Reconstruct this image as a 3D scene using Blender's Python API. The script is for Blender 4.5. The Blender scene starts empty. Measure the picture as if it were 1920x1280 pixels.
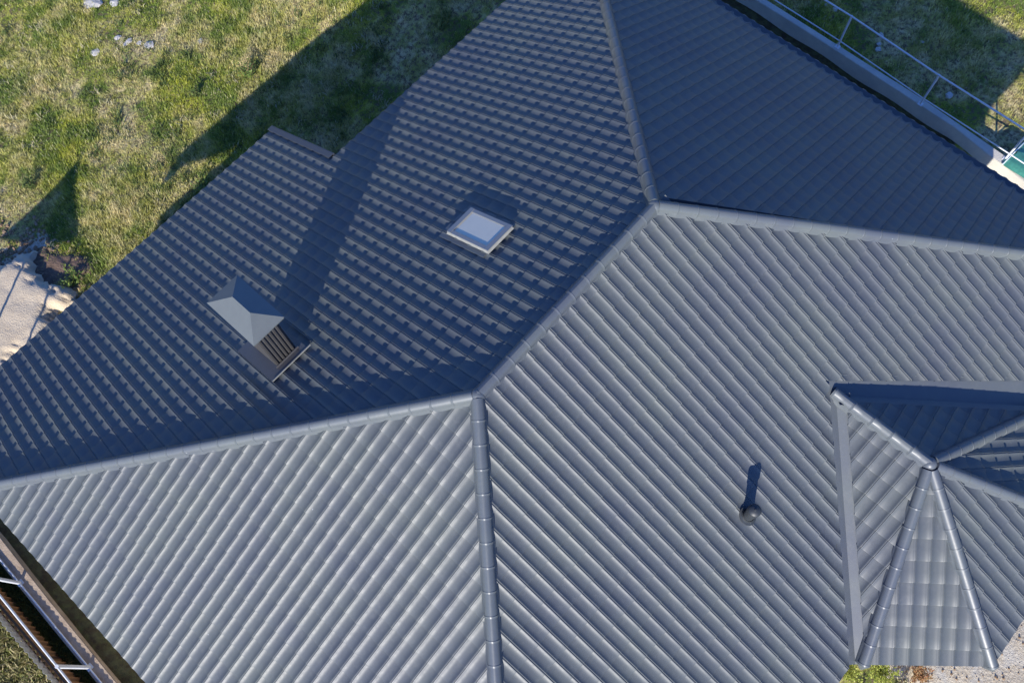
import bpy, bmesh, math, random
import numpy as np
from mathutils import Vector, Matrix

# ------------------------------------------------------------------ camera, sky, sun
ZR = 7.88                      # height of the main ridge above the lawn
T = 0.5261                    # roof pitch (rise / run)
L = 3.8735                    # length of the main ridge
SC = bpy.context.scene
C = SC.collection
cam_d = bpy.data.cameras.new('camera'); cam = bpy.data.objects.new('camera', cam_d); C.objects.link(cam)
cam_d.sensor_width = 36; cam_d.sensor_fit = 'HORIZONTAL'; cam_d.lens = 30.174
cam_d.clip_start = 0.1; cam_d.clip_end = 2000
cam.location = (-2.1083, -3.00535, 11.1212 + ZR)
cam.rotation_euler = (0.372785, 0.033042, -0.843125)
SC.camera = cam

EL, AZ = math.radians(23.4), math.radians(-149.8)
w = bpy.data.worlds.new('World'); SC.world = w; w.use_nodes = True
nt = w.node_tree; bg = nt.nodes['Background']
sky = nt.nodes.new('ShaderNodeTexSky'); sky.sky_type = 'NISHITA'; sky.sun_disc = False
sky.sun_elevation = EL; sky.sun_rotation = math.radians(90) - AZ
sky.air_density = 1.0; sky.dust_density = 0.6; sky.ozone_density = 3.0
tint = nt.nodes.new('ShaderNodeMix'); tint.data_type = 'RGBA'; tint.blend_type = 'MULTIPLY'; tint.inputs['Factor'].default_value = 1.0
tint.inputs[7].default_value = (0.54, 0.86, 1.58, 1); nt.links.new(sky.outputs[0], tint.inputs[6]); nt.links.new(tint.outputs[2], bg.inputs[0])
bg.inputs[1].default_value = 0.094
sd = bpy.data.lights.new('sun', 'SUN'); sd.energy = 5.0; sd.angle = math.radians(0.5); sd.color = (1.0, 0.94, 0.85)
sun = bpy.data.objects.new('sun', sd); C.objects.link(sun); sun.location = (-20, -12, 30)
sv = Vector((math.cos(EL) * math.cos(AZ), math.cos(EL) * math.sin(AZ), math.sin(EL)))
sun.rotation_euler = sv.to_track_quat('Z', 'Y').to_euler()
SC.view_settings.view_transform = 'Standard'; SC.view_settings.look = 'None'
SC.view_settings.exposure = 0.72; SC.view_settings.gamma = 1.0

R = random.Random(7); NR = np.random.default_rng(11)

# ------------------------------------------------------------------ materials
def mat(name, col, rough=0.6, metal=0.0, noise=None, spec=0.5, bump=None, coat=0.0):
    """noise = (scale, amount, second colour); bump = (scale, strength)"""
    m = bpy.data.materials.new(name); m.use_nodes = True; n = m.node_tree.nodes; l = m.node_tree.links
    b = n['Principled BSDF']; b.inputs['Base Color'].default_value = (*col, 1)
    b.inputs['Roughness'].default_value = rough; b.inputs['Metallic'].default_value = metal
    b.inputs['Specular IOR Level'].default_value = spec
    b.inputs['Coat Weight'].default_value = coat
    tc = n.new('ShaderNodeTexCoord')
    if noise:
        sc_, amt, c2 = noise
        t = n.new('ShaderNodeTexNoise'); t.inputs['Scale'].default_value = sc_; t.inputs['Detail'].default_value = 6
        t.inputs['Roughness'].default_value = 0.65
        l.new(tc.outputs['Object'], t.inputs['Vector'])
        r = n.new('ShaderNodeMapRange'); r.inputs['From Min'].default_value = 0.35; r.inputs['From Max'].default_value = 0.7
        r.inputs['To Max'].default_value = amt; l.new(t.outputs['Fac'], r.inputs['Value'])
        x = n.new('ShaderNodeMix'); x.data_type = 'RGBA'; l.new(r.outputs[0], x.inputs['Factor'])
        x.inputs[6].default_value = (*col, 1); x.inputs[7].default_value = (*c2, 1)
        l.new(x.outputs[2], b.inputs['Base Color'])
    if bump:
        t2 = n.new('ShaderNodeTexNoise'); t2.inputs['Scale'].default_value = bump[0]; t2.inputs['Detail'].default_value = 5
        l.new(tc.outputs['Object'], t2.inputs['Vector'])
        bp = n.new('ShaderNodeBump'); bp.inputs['Strength'].default_value = bump[1]; bp.inputs['Distance'].default_value = 0.02
        l.new(t2.outputs['Fac'], bp.inputs['Height']); l.new(bp.outputs[0], b.inputs['Normal'])
    return m

def roof_material(name, col, rough):
    m = bpy.data.materials.new(name); m.use_nodes = True; n = m.node_tree.nodes; l = m.node_tree.links
    b = n['Principled BSDF']
    tc = n.new('ShaderNodeTexCoord')
    big = n.new('ShaderNodeTexNoise'); big.inputs['Scale'].default_value = 0.9; big.inputs['Detail'].default_value = 4
    l.new(tc.outputs['Object'], big.inputs['Vector'])
    cr = n.new('ShaderNodeMix'); cr.data_type = 'RGBA'
    mr0 = n.new('ShaderNodeMapRange'); mr0.inputs['From Min'].default_value = 0.35; mr0.inputs['From Max'].default_value = 0.65
    l.new(big.outputs['Fac'], mr0.inputs['Value']); l.new(mr0.outputs[0], cr.inputs['Factor'])
    cr.inputs[6].default_value = (col[0] * 0.86, col[1] * 0.89, col[2] * 0.96, 1); cr.inputs[7].default_value = (col[0] * 1.08, col[1] * 1.12, col[2] * 1.03, 1)
    # faint run-off streaks and dulled areas
    st = n.new('ShaderNodeTexNoise'); st.inputs['Scale'].default_value = 5.5; st.inputs['Detail'].default_value = 7; st.inputs['Roughness'].default_value = 0.7
    l.new(tc.outputs['Object'], st.inputs['Vector'])
    mr1 = n.new('ShaderNodeMapRange'); mr1.inputs['From Min'].default_value = 0.52; mr1.inputs['From Max'].default_value = 0.75; mr1.inputs['To Max'].default_value = 0.30
    l.new(st.outputs['Fac'], mr1.inputs['Value'])
    cd = n.new('ShaderNodeMix'); cd.data_type = 'RGBA'; l.new(mr1.outputs[0], cd.inputs['Factor']); l.new(cr.outputs[2], cd.inputs[6]); cd.inputs[7].default_value = (0.145, 0.150, 0.145, 1)
    # dust specks
    vo = n.new('ShaderNodeTexVoronoi'); vo.inputs['Scale'].default_value = 2.3; l.new(tc.outputs['Object'], vo.inputs['Vector'])
    lt = n.new('ShaderNodeMath'); lt.operation = 'LESS_THAN'; lt.inputs[1].default_value = 0.014; l.new(vo.outputs['Distance'], lt.inputs[0])
    mx = n.new('ShaderNodeMix'); mx.data_type = 'RGBA'; l.new(lt.outputs[0], mx.inputs['Factor'])
    l.new(cd.outputs[2], mx.inputs[6]); mx.inputs[7].default_value = (0.36, 0.37, 0.38, 1)
    l.new(mx.outputs[2], b.inputs['Base Color'])
    fine = n.new('ShaderNodeTexNoise'); fine.inputs['Scale'].default_value = 22; fine.inputs['Detail'].default_value = 4
    l.new(tc.outputs['Object'], fine.inputs['Vector'])
    mr = n.new('ShaderNodeMapRange'); mr.inputs['To Min'].default_value = rough - 0.06; mr.inputs['To Max'].default_value = rough + 0.1
    l.new(fine.outputs['Fac'], mr.inputs['Value']); l.new(mr.outputs[0], b.inputs['Roughness'])
    b.inputs['Specular IOR Level'].default_value = 0.5
    return m

M_roof = roof_material('roof_steel', (0.076, 0.083, 0.089), 0.50)
M_cap = roof_material('cap_steel', (0.090, 0.099, 0.110), 0.40)
M_flash = roof_material('flashing_steel', (0.088, 0.096, 0.108), 0.44)
M_deck = mat('roof_underlay', (0.025, 0.026, 0.03), 0.9)
M_plaster = mat('plaster', (0.40, 0.375, 0.33), 0.9, noise=(3, 0.5, (0.32, 0.30, 0.265)), bump=(60, 0.3))
M_fascia = mat('fascia_paint', (0.05, 0.055, 0.065), 0.5)
M_wood = mat('post_wood', (0.22, 0.13, 0.07), 0.7, noise=(8, 0.6, (0.13, 0.08, 0.045)))
M_taupe = mat('chimney_cladding', (0.060, 0.058, 0.056), 0.45, noise=(5, 0.6, (0.040, 0.038, 0.037)))
M_chcap = mat('chimney_cap_steel', (0.115, 0.128, 0.125), 0.42, noise=(4, 0.6, (0.085, 0.097, 0.10)))
M_glass = mat('window_glass', (0.56, 0.53, 0.42), 0.22, spec=0.6, coat=0.0, noise=(3, 0.35, (0.44, 0.43, 0.36)))
M_frame = mat('window_frame', (0.20, 0.21, 0.215), 0.4)
M_flashlt = mat('window_flashing', (0.21, 0.215, 0.20), 0.5, noise=(12, 0.5, (0.36, 0.37, 0.35)))
M_vent = mat('vent_plastic', (0.022, 0.027, 0.032), 0.5, noise=(14, 0.6, (0.034, 0.037, 0.04)))
M_conc = mat('concrete', (0.56, 0.53, 0.45), 0.9, noise=(2.2, 0.8, (0.40, 0.385, 0.35)), bump=(35, 0.5))
M_concl = mat('concrete_tan', (0.42, 0.33, 0.24), 0.9, noise=(3.5, 0.9, (0.26, 0.19, 0.13)), bump=(35, 0.5))
M_rail = mat('rail_paint', (0.62, 0.64, 0.66), 0.45, noise=(6, 0.4, (0.5, 0.51, 0.52)))
M_green = mat('green_mesh', (0.05, 0.22, 0.155), 0.7, noise=(7, 0.6, (0.09, 0.38, 0.27)), bump=(18, 0.5))
M_rope = mat('white_band', (0.68, 0.74, 0.70), 0.6)
M_fence = mat('fence_sheet', (0.44, 0.34, 0.25), 0.55, noise=(2.5, 0.8, (0.30, 0.22, 0.15)))
def translucent(m, f, col):
    n = m.node_tree.nodes; l = m.node_tree.links; tr = n.new('ShaderNodeBsdfTranslucent'); tr.inputs[0].default_value = (*col, 1)
    ms = n.new('ShaderNodeMixShader'); ms.inputs[0].default_value = f
    l.new(n['Principled BSDF'].outputs[0], ms.inputs[1]); l.new(tr.outputs[0], ms.inputs[2]); l.new(ms.outputs[0], n['Material Output'].inputs[0])
translucent(M_fence, 0.5, (0.42, 0.30, 0.20))
M_fencec = mat('fence_capping', (0.50, 0.50, 0.46), 0.6, noise=(5, 0.7, (0.3, 0.29, 0.26)))
M_frail = mat('fence_rail', (0.06, 0.05, 0.04), 0.7)
M_stone = mat('stone', (0.52, 0.50, 0.46), 0.9, noise=(9, 0.8, (0.3, 0.28, 0.25)), bump=(20, 0.6))
M_bark = mat('twig', (0.15, 0.09, 0.05), 0.85)

def grass_nodes(m, blade):
    n = m.node_tree.nodes; l = m.node_tree.links; b = n['Principled BSDF']
    b.inputs['Roughness'].default_value = 0.75 if blade else 0.95
    b.inputs['Specular IOR Level'].default_value = 0.25 if blade else 0.1
    g = n.new('ShaderNodeNewGeometry')
    def noise(sc_, det=5, rough=0.6):
        t = n.new('ShaderNodeTexNoise'); t.inputs['Scale'].default_value = sc_; t.inputs['Detail'].default_value = det
        t.inputs['Roughness'].default_value = rough
        l.new(g.outputs['Position'], t.inputs['Vector']); return t.outputs['Fac']
    def mix(f, a, c):
        x = n.new('ShaderNodeMix'); x.data_type = 'RGBA'
        l.new(f, x.inputs['Factor'])
        for s, v in ((6, a), (7, c)):
            if isinstance(v, tuple): x.inputs[s].default_value = (*v, 1)
            else: l.new(v, x.inputs[s])
        return x.outputs[2]
    def rng(f, a, b_, lo=0, hi=1):
        r = n.new('ShaderNodeMapRange'); r.inputs['From Min'].default_value = a; r.inputs['From Max'].default_value = b_
        r.inputs['To Min'].default_value = lo; r.inputs['To Max'].default_value = hi
        l.new(f, r.inputs['Value']); return r.outputs[0]
    patch = rng(noise(0.55, 4, 0.7), 0.44, 0.56)
    k = 1.0 if blade else 0.6
    green = mix(rng(noise(1.1, 5, 0.7), 0.42, 0.58), tuple(k * c for c in (0.21, 0.30, 0.060)), tuple(k * c for c in (0.60, 0.61, 0.075)))
    dry = mix(rng(noise(1.9, 5, 0.7), 0.42, 0.58), tuple(k * c for c in (0.90, 0.76, 0.42)), tuple(k * c for c in (0.56, 0.53, 0.16)))
    col = mix(patch, green, dry)
    col = mix(rng(noise(6, 4, 0.7), 0.52, 0.66, 0, 0.75), col, tuple(k * c for c in (0.11, 0.14, 0.025)))
    if blade:
        rnd = g.outputs['Random Per Island']
        col = mix(rng(rnd, 0.0, 1.0, 0.0, 0.5), col, (0.26, 0.30, 0.07))
        col = mix(rng(rnd, 0.86, 1.0, 0.0, 0.75), col, (0.78, 0.72, 0.48))
        l.new(col, b.inputs['Base Color'])
        tr = n.new('ShaderNodeBsdfTranslucent'); l.new(col, tr.inputs[0])
        ms = n.new('ShaderNodeMixShader'); ms.inputs[0].default_value = 0.35
        out = n['Material Output']; l.new(b.outputs[0], ms.inputs[1]); l.new(tr.outputs[0], ms.inputs[2]); l.new(ms.outputs[0], out.inputs[0])
    else:
        col = mix(rng(noise(9, 5), 0.45, 0.62), col, (0.14, 0.105, 0.07))
        # sandy strip along the south side and pale trodden soil
        at = n.new('ShaderNodeAttribute'); at.attribute_name = 'sand'; at.attribute_type = 'GEOMETRY'
        ragged = n.new('ShaderNodeMath'); ragged.operation = 'ADD'
        l.new(at.outputs['Fac'], ragged.inputs[0]); l.new(rng(noise(3.2, 6), 0.3, 0.7, -0.3, 0.3), ragged.inputs[1])
        sand = mix(rng(noise(16, 6, 0.7), 0.38, 0.66), (0.58, 0.51, 0.39), (0.40, 0.335, 0.24))
        sand = mix(rng(noise(1.6, 3), 0.5, 0.62, 0, 0.55), sand, (0.46, 0.45, 0.41))
        col = mix(rng(ragged.outputs[0], 0.45, 0.55), col, sand)
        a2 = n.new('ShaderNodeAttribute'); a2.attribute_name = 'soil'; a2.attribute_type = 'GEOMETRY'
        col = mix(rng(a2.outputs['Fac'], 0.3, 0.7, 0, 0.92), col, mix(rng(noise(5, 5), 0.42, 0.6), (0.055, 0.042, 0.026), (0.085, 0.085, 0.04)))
        l.new(col, b.inputs['Base Color'])
        bp = n.new('ShaderNodeBump'); bp.inputs['Strength'].default_value = 0.8; bp.inputs['Distance'].default_value = 0.05
        l.new(noise(14, 6, 0.7), bp.inputs['Height']); l.new(bp.outputs[0], b.inputs['Normal'])
M_ground = bpy.data.materials.new('ground_soil'); M_ground.use_nodes = True; grass_nodes(M_ground, False)
M_blade = bpy.data.materials.new('grass_blade'); M_blade.use_nodes = True; grass_nodes(M_blade, True)
M_earth = mat('dark_earth', (0.085, 0.058, 0.042), 0.95, noise=(4, 0.9, (0.20, 0.13, 0.09)), bump=(25, 1.0))
def leaf_mat(name, a, c, rough=0.6):
    m = bpy.data.materials.new(name); m.use_nodes = True; n = m.node_tree.nodes; l = m.node_tree.links
    b = n['Principled BSDF']; b.inputs['Roughness'].default_value = rough; b.inputs['Specular IOR Level'].default_value = 0.3
    g = n.new('ShaderNodeNewGeometry'); x = n.new('ShaderNodeMix'); x.data_type = 'RGBA'
    l.new(g.outputs['Random Per Island'], x.inputs['Factor']); x.inputs[6].default_value = (*a, 1); x.inputs[7].default_value = (*c, 1)
    l.new(x.outputs[2], b.inputs['Base Color'])
    tr = n.new('ShaderNodeBsdfTranslucent'); l.new(x.outputs[2], tr.inputs[0])
    ms = n.new('ShaderNodeMixShader'); ms.inputs[0].default_value = 0.25
    l.new(b.outputs[0], ms.inputs[1]); l.new(tr.outputs[0], ms.inputs[2]); l.new(ms.outputs[0], n['Material Output'].inputs[0])
    return m
M_leaf_g = leaf_mat('leaf_green', (0.10, 0.17, 0.04), (0.19, 0.24, 0.05))
M_leaf_y = leaf_mat('leaf_lime', (0.25, 0.30, 0.04), (0.42, 0.44, 0.10))
M_leaf_r = leaf_mat('leaf_russet', (0.30, 0.12, 0.05), (0.42, 0.30, 0.14))
M_leaf_p = leaf_mat('leaf_straw', (0.50, 0.45, 0.30), (0.36, 0.34, 0.16))
M_leaf_d = leaf_mat('leaf_dusky', (0.07, 0.11, 0.03), (0.15, 0.19, 0.05))
M_cover = leaf_mat('leaf_olive', (0.16, 0.19, 0.04), (0.46, 0.38, 0.20))
M_sand = mat('heap_sand', (0.55, 0.46, 0.33), 0.95, noise=(3, 0.7, (0.42, 0.34, 0.24)), bump=(30, 0.9))
M_clod = mat('earth_clod', (0.20, 0.13, 0.075), 0.95, noise=(3, 0.8, (0.40, 0.29, 0.18)), bump=(25, 0.8))

# ------------------------------------------------------------------ helpers
def tag(o, label=None, cat=None, group=None, kind=None):
    if label: o['label'] = label
    if cat: o['category'] = cat
    if group: o['group'] = group
    if kind: o['kind'] = kind
    return o
def empty(name, loc=(0, 0, 0), rz=0.0):
    o = bpy.data.objects.new(name, None); C.objects.link(o); o.location = loc; o.rotation_euler = (0, 0, rz); o.empty_display_size = 0.3
    return o
def build(name, verts, faces, m, parent=None, smooth=False, loc=(0, 0, 0)):
    me = bpy.data.meshes.new(name); me.from_pydata([tuple(v) for v in verts], [], [tuple(f) for f in faces]); me.materials.append(m)
    if smooth: me.polygons.foreach_set('use_smooth', [True] * len(me.polygons)); me.set_sharp_from_angle(angle=math.radians(38))
    me.update(); o = bpy.data.objects.new(name, me); C.objects.link(o); o.location = loc
    if parent: o.parent = parent
    return o
class MB:
    def __init__(s): s.v = []; s.f = []
    def add(s, v, f):
        k = len(s.v); s.v += [tuple(x) for x in v]; s.f += [tuple(i + k for i in q) for q in f]
    def box(s, a, b):
        (x0, y0, z0), (x1, y1, z1) = a, b
        s.add([(x0,y0,z0),(x1,y0,z0),(x1,y1,z0),(x0,y1,z0),(x0,y0,z1),(x1,y0,z1),(x1,y1,z1),(x0,y1,z1)],
              [(0,3,2,1),(4,5,6,7),(0,1,5,4),(1,2,6,5),(2,3,7,6),(3,0,4,7)])
    def hexa(s, lo, hi):            # two matching polygons, lo and hi (lists of points)
        n = len(lo); s.add(list(lo) + list(hi), [tuple(reversed(range(n))), tuple(range(n, 2 * n))] + [(i, (i + 1) % n, n + (i + 1) % n, n + i) for i in range(n)])
    def tube(s, a, b, r, n=12, r2=None):
        a, b = Vector(a), Vector(b); d = (b - a).normalized(); r2 = r if r2 is None else r2
        u = d.orthogonal().normalized(); w_ = d.cross(u)
        ring = lambda c, q: [c + (u * math.cos(2*math.pi*i/n) + w_ * math.sin(2*math.pi*i/n)) * q for i in range(n)]
        s.add(ring(a, r) + ring(b, r2), [(i, (i+1) % n, n + (i+1) % n, n + i) for i in range(n)] + [tuple(reversed(range(n))), tuple(range(n, 2*n))])
    def lathe(s, prof, c, n=28, axis=None):
        c = Vector(c); vs = []
        for r, z in prof: vs += [c + Vector((r*math.cos(2*math.pi*i/n), r*math.sin(2*math.pi*i/n), z)) for i in range(n)]
        fs = []
        for k in range(len(prof) - 1): fs += [(k*n+i, k*n+(i+1) % n, (k+1)*n+(i+1) % n, (k+1)*n+i) for i in range(n)]
        s.add(vs, fs)
    def build(s, name, m, parent=None, smooth=False, loc=(0, 0, 0)): return build(name, s.v, s.f, m, parent, smooth, loc)

def plane_z(P0, g):
    """roof plane through P0 with horizontal gradient g (dz/dx, dz/dy)"""
    return lambda x, y: P0[2] + g[0] * (x - P0[0]) + g[1] * (y - P0[1])

# ------------------------------------------------------------------ metal tile sheets
WAVE, COURSE = 0.2297, 0.35
HP, STEP, BULGE = 0.0255, 0.028, 0.014
PROF = [(0.0, .62), (0.024, .68), (0.045, .98), (0.07, .96)] + [(f, abs(2 * (f - 0.495) / 0.86) ** 2.6) for f in (0.11, 0.15, 0.19, 0.235, 0.285, 0.34, 0.40, 0.47, 0.53, 0.59, 0.65, 0.705, 0.755, 0.80, 0.84, 0.88)] + [(0.92, .97), (0.95, 1.0), (0.972, .68)]
def tile_slope(name, P0, g, down, clips, u0=0.0, v0=0.0, rng=((-14, 14), (0, 9)), parent=None, lift=0.0):
    """P0: point of the plane (top line), g: gradient, down: horizontal unit vector down the slope.
       clips: list of (point_xy, normal_xy) keeping the side normal points to. One mesh of pressed tiles."""
    dn = Vector((down[0], down[1], 0)).normalized(); side = Vector((0, 0, 1)).cross(dn)
    slope = g[0] * dn.x + g[1] * dn.y; vdir = Vector((dn.x, dn.y, slope)).normalized(); nrm = side.cross(vdir)
    if nrm.z < 0: nrm = -nrm
    cosv = math.hypot(vdir.x, vdir.y)
    (ua, ub), (va, vb) = rng
    ia, ib = math.floor((ua - u0) / WAVE), math.ceil((ub - u0) / WAVE)
    ka, kb = math.floor((va / cosv - v0) / COURSE) - 1, math.ceil((vb / cosv - v0) / COURSE) + 1
    us, hs, bs = [], [], []
    for i in range(ia, ib):
        for f, h in PROF:
            us.append(u0 + (i + f) * WAVE); hs.append(h * HP); q = (2 * f - 1); bs.append(BULGE * max(0.0, 1 - q ** 4))
    us = np.array(us); hs = np.array(hs); bs = np.array(bs); nu = len(us)
    rows = []
    for k in range(ka, kb):
        for fr, z, dv in ((0.0, 0.0, 0.0), (0.04, 0.0012, 0.0), (0.5, 0.5 * STEP, 0.0), (0.955, STEP * 0.99, 0.0), (0.992, STEP * 0.9, 0.0)):
            rows.append(((k + fr) * COURSE + v0 + dv, z))
    P0 = Vector(P0); V = []
    base = np.array(P0)[None, :]
    sd_, vd_, nm_ = np.array(side), np.array(vdir), np.array(nrm)
    for v, z in rows:
        V.append(base + us[:, None] * sd_ + (v + bs)[:, None] * vd_ + (hs + z - HP * 0.8 - 0.006 + lift)[:, None] * nm_)
    V = np.concatenate(V); nr = len(rows)
    idx = np.arange(nr * nu).reshape(nr, nu)
    F = np.stack([idx[:-1, :-1], idx[:-1, 1:], idx[1:, 1:], idx[1:, :-1]], -1).reshape(-1, 4)
    me = bpy.data.meshes.new(name); me.from_pydata(V.tolist(), [], F.tolist())
    bm = bmesh.new(); bm.from_mesh(me)
    groups = clips if isinstance(clips[0], list) else [clips]
    out = None
    for gi, cl in enumerate(groups):
        b2 = bm if gi == len(groups) - 1 else bm.copy()
        for p, n_ in cl:
            bmesh.ops.bisect_plane(b2, geom=b2.verts[:] + b2.edges[:] + b2.faces[:], dist=1e-5, plane_co=(p[0], p[1], 0), plane_no=(-n_[0], -n_[1], 0), clear_outer=True)
        if out is None: out = b2
        else:
            tmp = bpy.data.meshes.new('tmp'); b2.to_mesh(tmp); out.from_mesh(tmp); bpy.data.meshes.remove(tmp); b2.free()
    bmesh.ops.recalc_face_normals(out, faces=out.faces)
    if sum(f.normal.z * f.calc_area() for f in out.faces) < 0: bmesh.ops.reverse_faces(out, faces=out.faces)
    for f in out.faces: f.smooth = True
    out.to_mesh(me); out.free()
    me.materials.append(M_roof); me.set_sharp_from_angle(angle=math.radians(33))
    o = bpy.data.objects.new(name, me); C.objects.link(o)
    if parent: o.parent = parent
    return o

def deck(name, pts, parent, drop=0.075, th=0.03, m=None):
    mb = MB(); mb.hexa([(x, y, z - drop - th) for x, y, z in pts], [(x, y, z - drop) for x, y, z in pts]); return mb.build(name, m or M_deck, parent)

def cap_run(name, A, B, gl, gr, parent, cone=False, lift=0.0, r=0.090, start_ball=True, s0=0.0):
    """half round ridge cap from A (lower end) to B (upper end); gl/gr: drop per metre sideways on the left / right"""
    A, B = Vector(A), Vector(B); d = (B - A); Ln = d.length; d = d.normalized()
    side = Vector((-d.y, d.x, 0)).normalized(); up = d.cross(side)
    if up.z < 0: up = -up
    sec = 0.335; n = max(1, round(Ln / sec)); sec = Ln / n
    def ring(t, s):
        c = A + d * t; pts = []
        pl = [(-0.124, -0.124 * gl - 0.060), (-0.119, -0.119 * gl - 0.010), (-0.100, -0.100 * gl + 0.010)]
        arc = [(-r * s * math.cos(a), -r * gl * 0.5 * abs(math.cos(a)) * (1 if math.cos(a) > 0 else gr / max(gl, 1e-6)) + 0.014 + 0.074 * s * math.sin(a)) for a in [math.pi * k / 12 for k in range(13)]]
        prr = [(0.100, -0.100 * gr + 0.010), (0.119, -0.119 * gr - 0.010), (0.124, -0.124 * gr - 0.060)]
        for x, z in pl + arc + prr: pts.append(c + side * (-x) + up * (z + lift))
        return pts
    vs, fs = [], []; rings = []
    for k in range(n):
        t0 = s0 + k * sec
        for ft, s in ((0.0, 1.03), (0.05, 1.035), (0.065, 1.075), (0.10, 1.075), (0.115, 1.02), (0.6, 1.0), (0.999, 0.985)):
            rings.append((k * sec + ft * sec, s))
    m_ = None
    for t, s in rings:
        p = ring(t, s); m_ = len(p); vs += p
    for i in range(len(rings) - 1):
        fs += [(i*m_+j, i*m_+j+1, (i+1)*m_+j+1, (i+1)*m_+j) for j in range(m_ - 1)]
    if cone:        # pointed closing piece at the lower end
        tip = A - d * 0.11 + up * (-0.045 + lift); k = len(vs); vs.append(tip); fs += [(j, k, j + 1) for j in range(m_ - 1)]
    else:
        k = len(vs); vs.append(A + up * (0.0 + lift)); fs += [(j, k, j + 1) for j in range(m_ - 1)]
    k = len(vs); vs.append(B + up * lift); q = (len(rings) - 1) * m_; fs += [(q + j, q + j + 1, k) for j in range(m_ - 1)]
    o = build(name, vs, fs, M_cap, parent, smooth=True)
    bm = bmesh.new(); bm.from_mesh(o.data); bmesh.ops.recalc_face_normals(bm, faces=bm.faces); bm.to_mesh(o.data); bm.free()
    return o

WT = ZR - 6.5          # top of both retaining walls
def gp(x, y): return (-2.108 + (x + 2.108) * 1.0259, -3.005 + (y + 3.005) * 1.0259)
# ------------------------------------------------------------------ terrain
def smooth(a, b, x):
    t = np.clip((x - a) / (b - a), 0, 1); return t * t * (3 - 2 * t)
def terrain(x, y):
    x = np.asarray(x, float); y = np.asarray(y, float)
    z = (ZR - 6.9) * smooth(5.0, 11.0, x)
    z = z + (WT - 0.2) * smooth(-6.75, -7.5, x) - 0.48 * smooth(-7.7, -7.95, x)
    z = z + 0.022 * np.sin(1.7 * x + 0.6 * y) + 0.018 * np.sin(2.9 * y - 1.1 * x) + 0.012 * np.sin(5.3 * x + 3.1 * y)
    # shallow sand bank north-west of the terrace
    return z
def axis(lo, hi, step, far):
    a = list(np.arange(lo, hi, step)); o = step; p = lo; q = a[-1]; left = []; right = []
    while p > -far: o *= 1.22; p -= o; left.append(p)
    o = step
    while q < far: o *= 1.22; q += o; right.append(q)
    return np.array(left[::-1] + a + right)
xs, ys = axis(-12, 22, 0.16, 400), axis(-14, 24, 0.16, 400)
X, Y = np.meshgrid(xs, ys); Zt = terrain(X, Y)
nx, ny = len(xs), len(ys); I = np.arange(nx * ny).reshape(ny, nx)
F = np.stack([I[:-1, :-1], I[:-1, 1:], I[1:, 1:], I[1:, :-1]], -1).reshape(-1, 4)
ground = build('ground', np.stack([X.ravel(), Y.ravel(), Zt.ravel()], 1).tolist(), F.tolist(), M_ground, smooth=True)
tag(ground, kind='structure')
def blob(x, y, cx, cy, rx, ry): return np.clip(1.25 - np.sqrt(((x - cx) / rx) ** 2 + ((y - cy) / ry) ** 2), 0, 1)
def sand_mask(x, y):
    s = np.maximum(blob(x, y, -4.7, 12.7, 1.8, 1.8), blob(x, y, -5.6, 11.2, 1.6, 1.6))
    s = np.maximum(s, 0.9 * blob(x, y, -3.2, 13.3, 0.8, 0.5))
    s = np.maximum(s, smooth(2.35, 2.85, x + 0.12 * np.sin(9 * y)) * (y < -6.3) * smooth(-16, -14, y) * (x < 9.5))
    s = np.maximum(s, 0.9 * (x > 12.3) * (x < 13.6) * (y < -2.4))
    return s
a = ground.data.attributes.new('sand', 'FLOAT', 'POINT'); a.data.foreach_set('value', sand_mask(X, Y).ravel())
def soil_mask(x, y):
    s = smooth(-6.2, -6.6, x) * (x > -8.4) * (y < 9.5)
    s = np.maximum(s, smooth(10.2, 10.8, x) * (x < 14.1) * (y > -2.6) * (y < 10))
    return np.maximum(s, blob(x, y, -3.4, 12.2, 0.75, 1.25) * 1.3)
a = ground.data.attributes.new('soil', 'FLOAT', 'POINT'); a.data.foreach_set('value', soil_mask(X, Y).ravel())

# ------------------------------------------------------------------ the house
house = empty('house', (2, 0, 0))
tag(house, 'large house under a dark grey hipped metal tile roof', 'house')
def HP_(v): return (v[0] - 2, v[1], v[2])
EY, EXL, EXR = 6.5, 6.36, 6.85       # eave distances
R0, R1 = (0, 0, ZR), (L, 0, ZR)
def zf(y): return ZR - T * abs(y)
s2 = 1 / math.sqrt(2)
TX, TY, TZ = 4.125, -5.428, ZR - 1.972       # point where the wing's ridge ends
V0 = (TX, (TZ - ZR) / T)                      # wing ridge meets main slope
VW = 0.125                                    # half width of open valley
EXT_X0, EXT_X1, EXT_Y = -5.5, 2.42, 8.86
def parts_offset(o):
    o.location = (-2, 0, 0) if o.parent is house else o.location
    return o
_n = Vector((EXT_Y - 6.2, -(EXT_X0 + 6.42))).normalized()
SL = ((-6.42, 6.2), (_n.x, _n.y))
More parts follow.
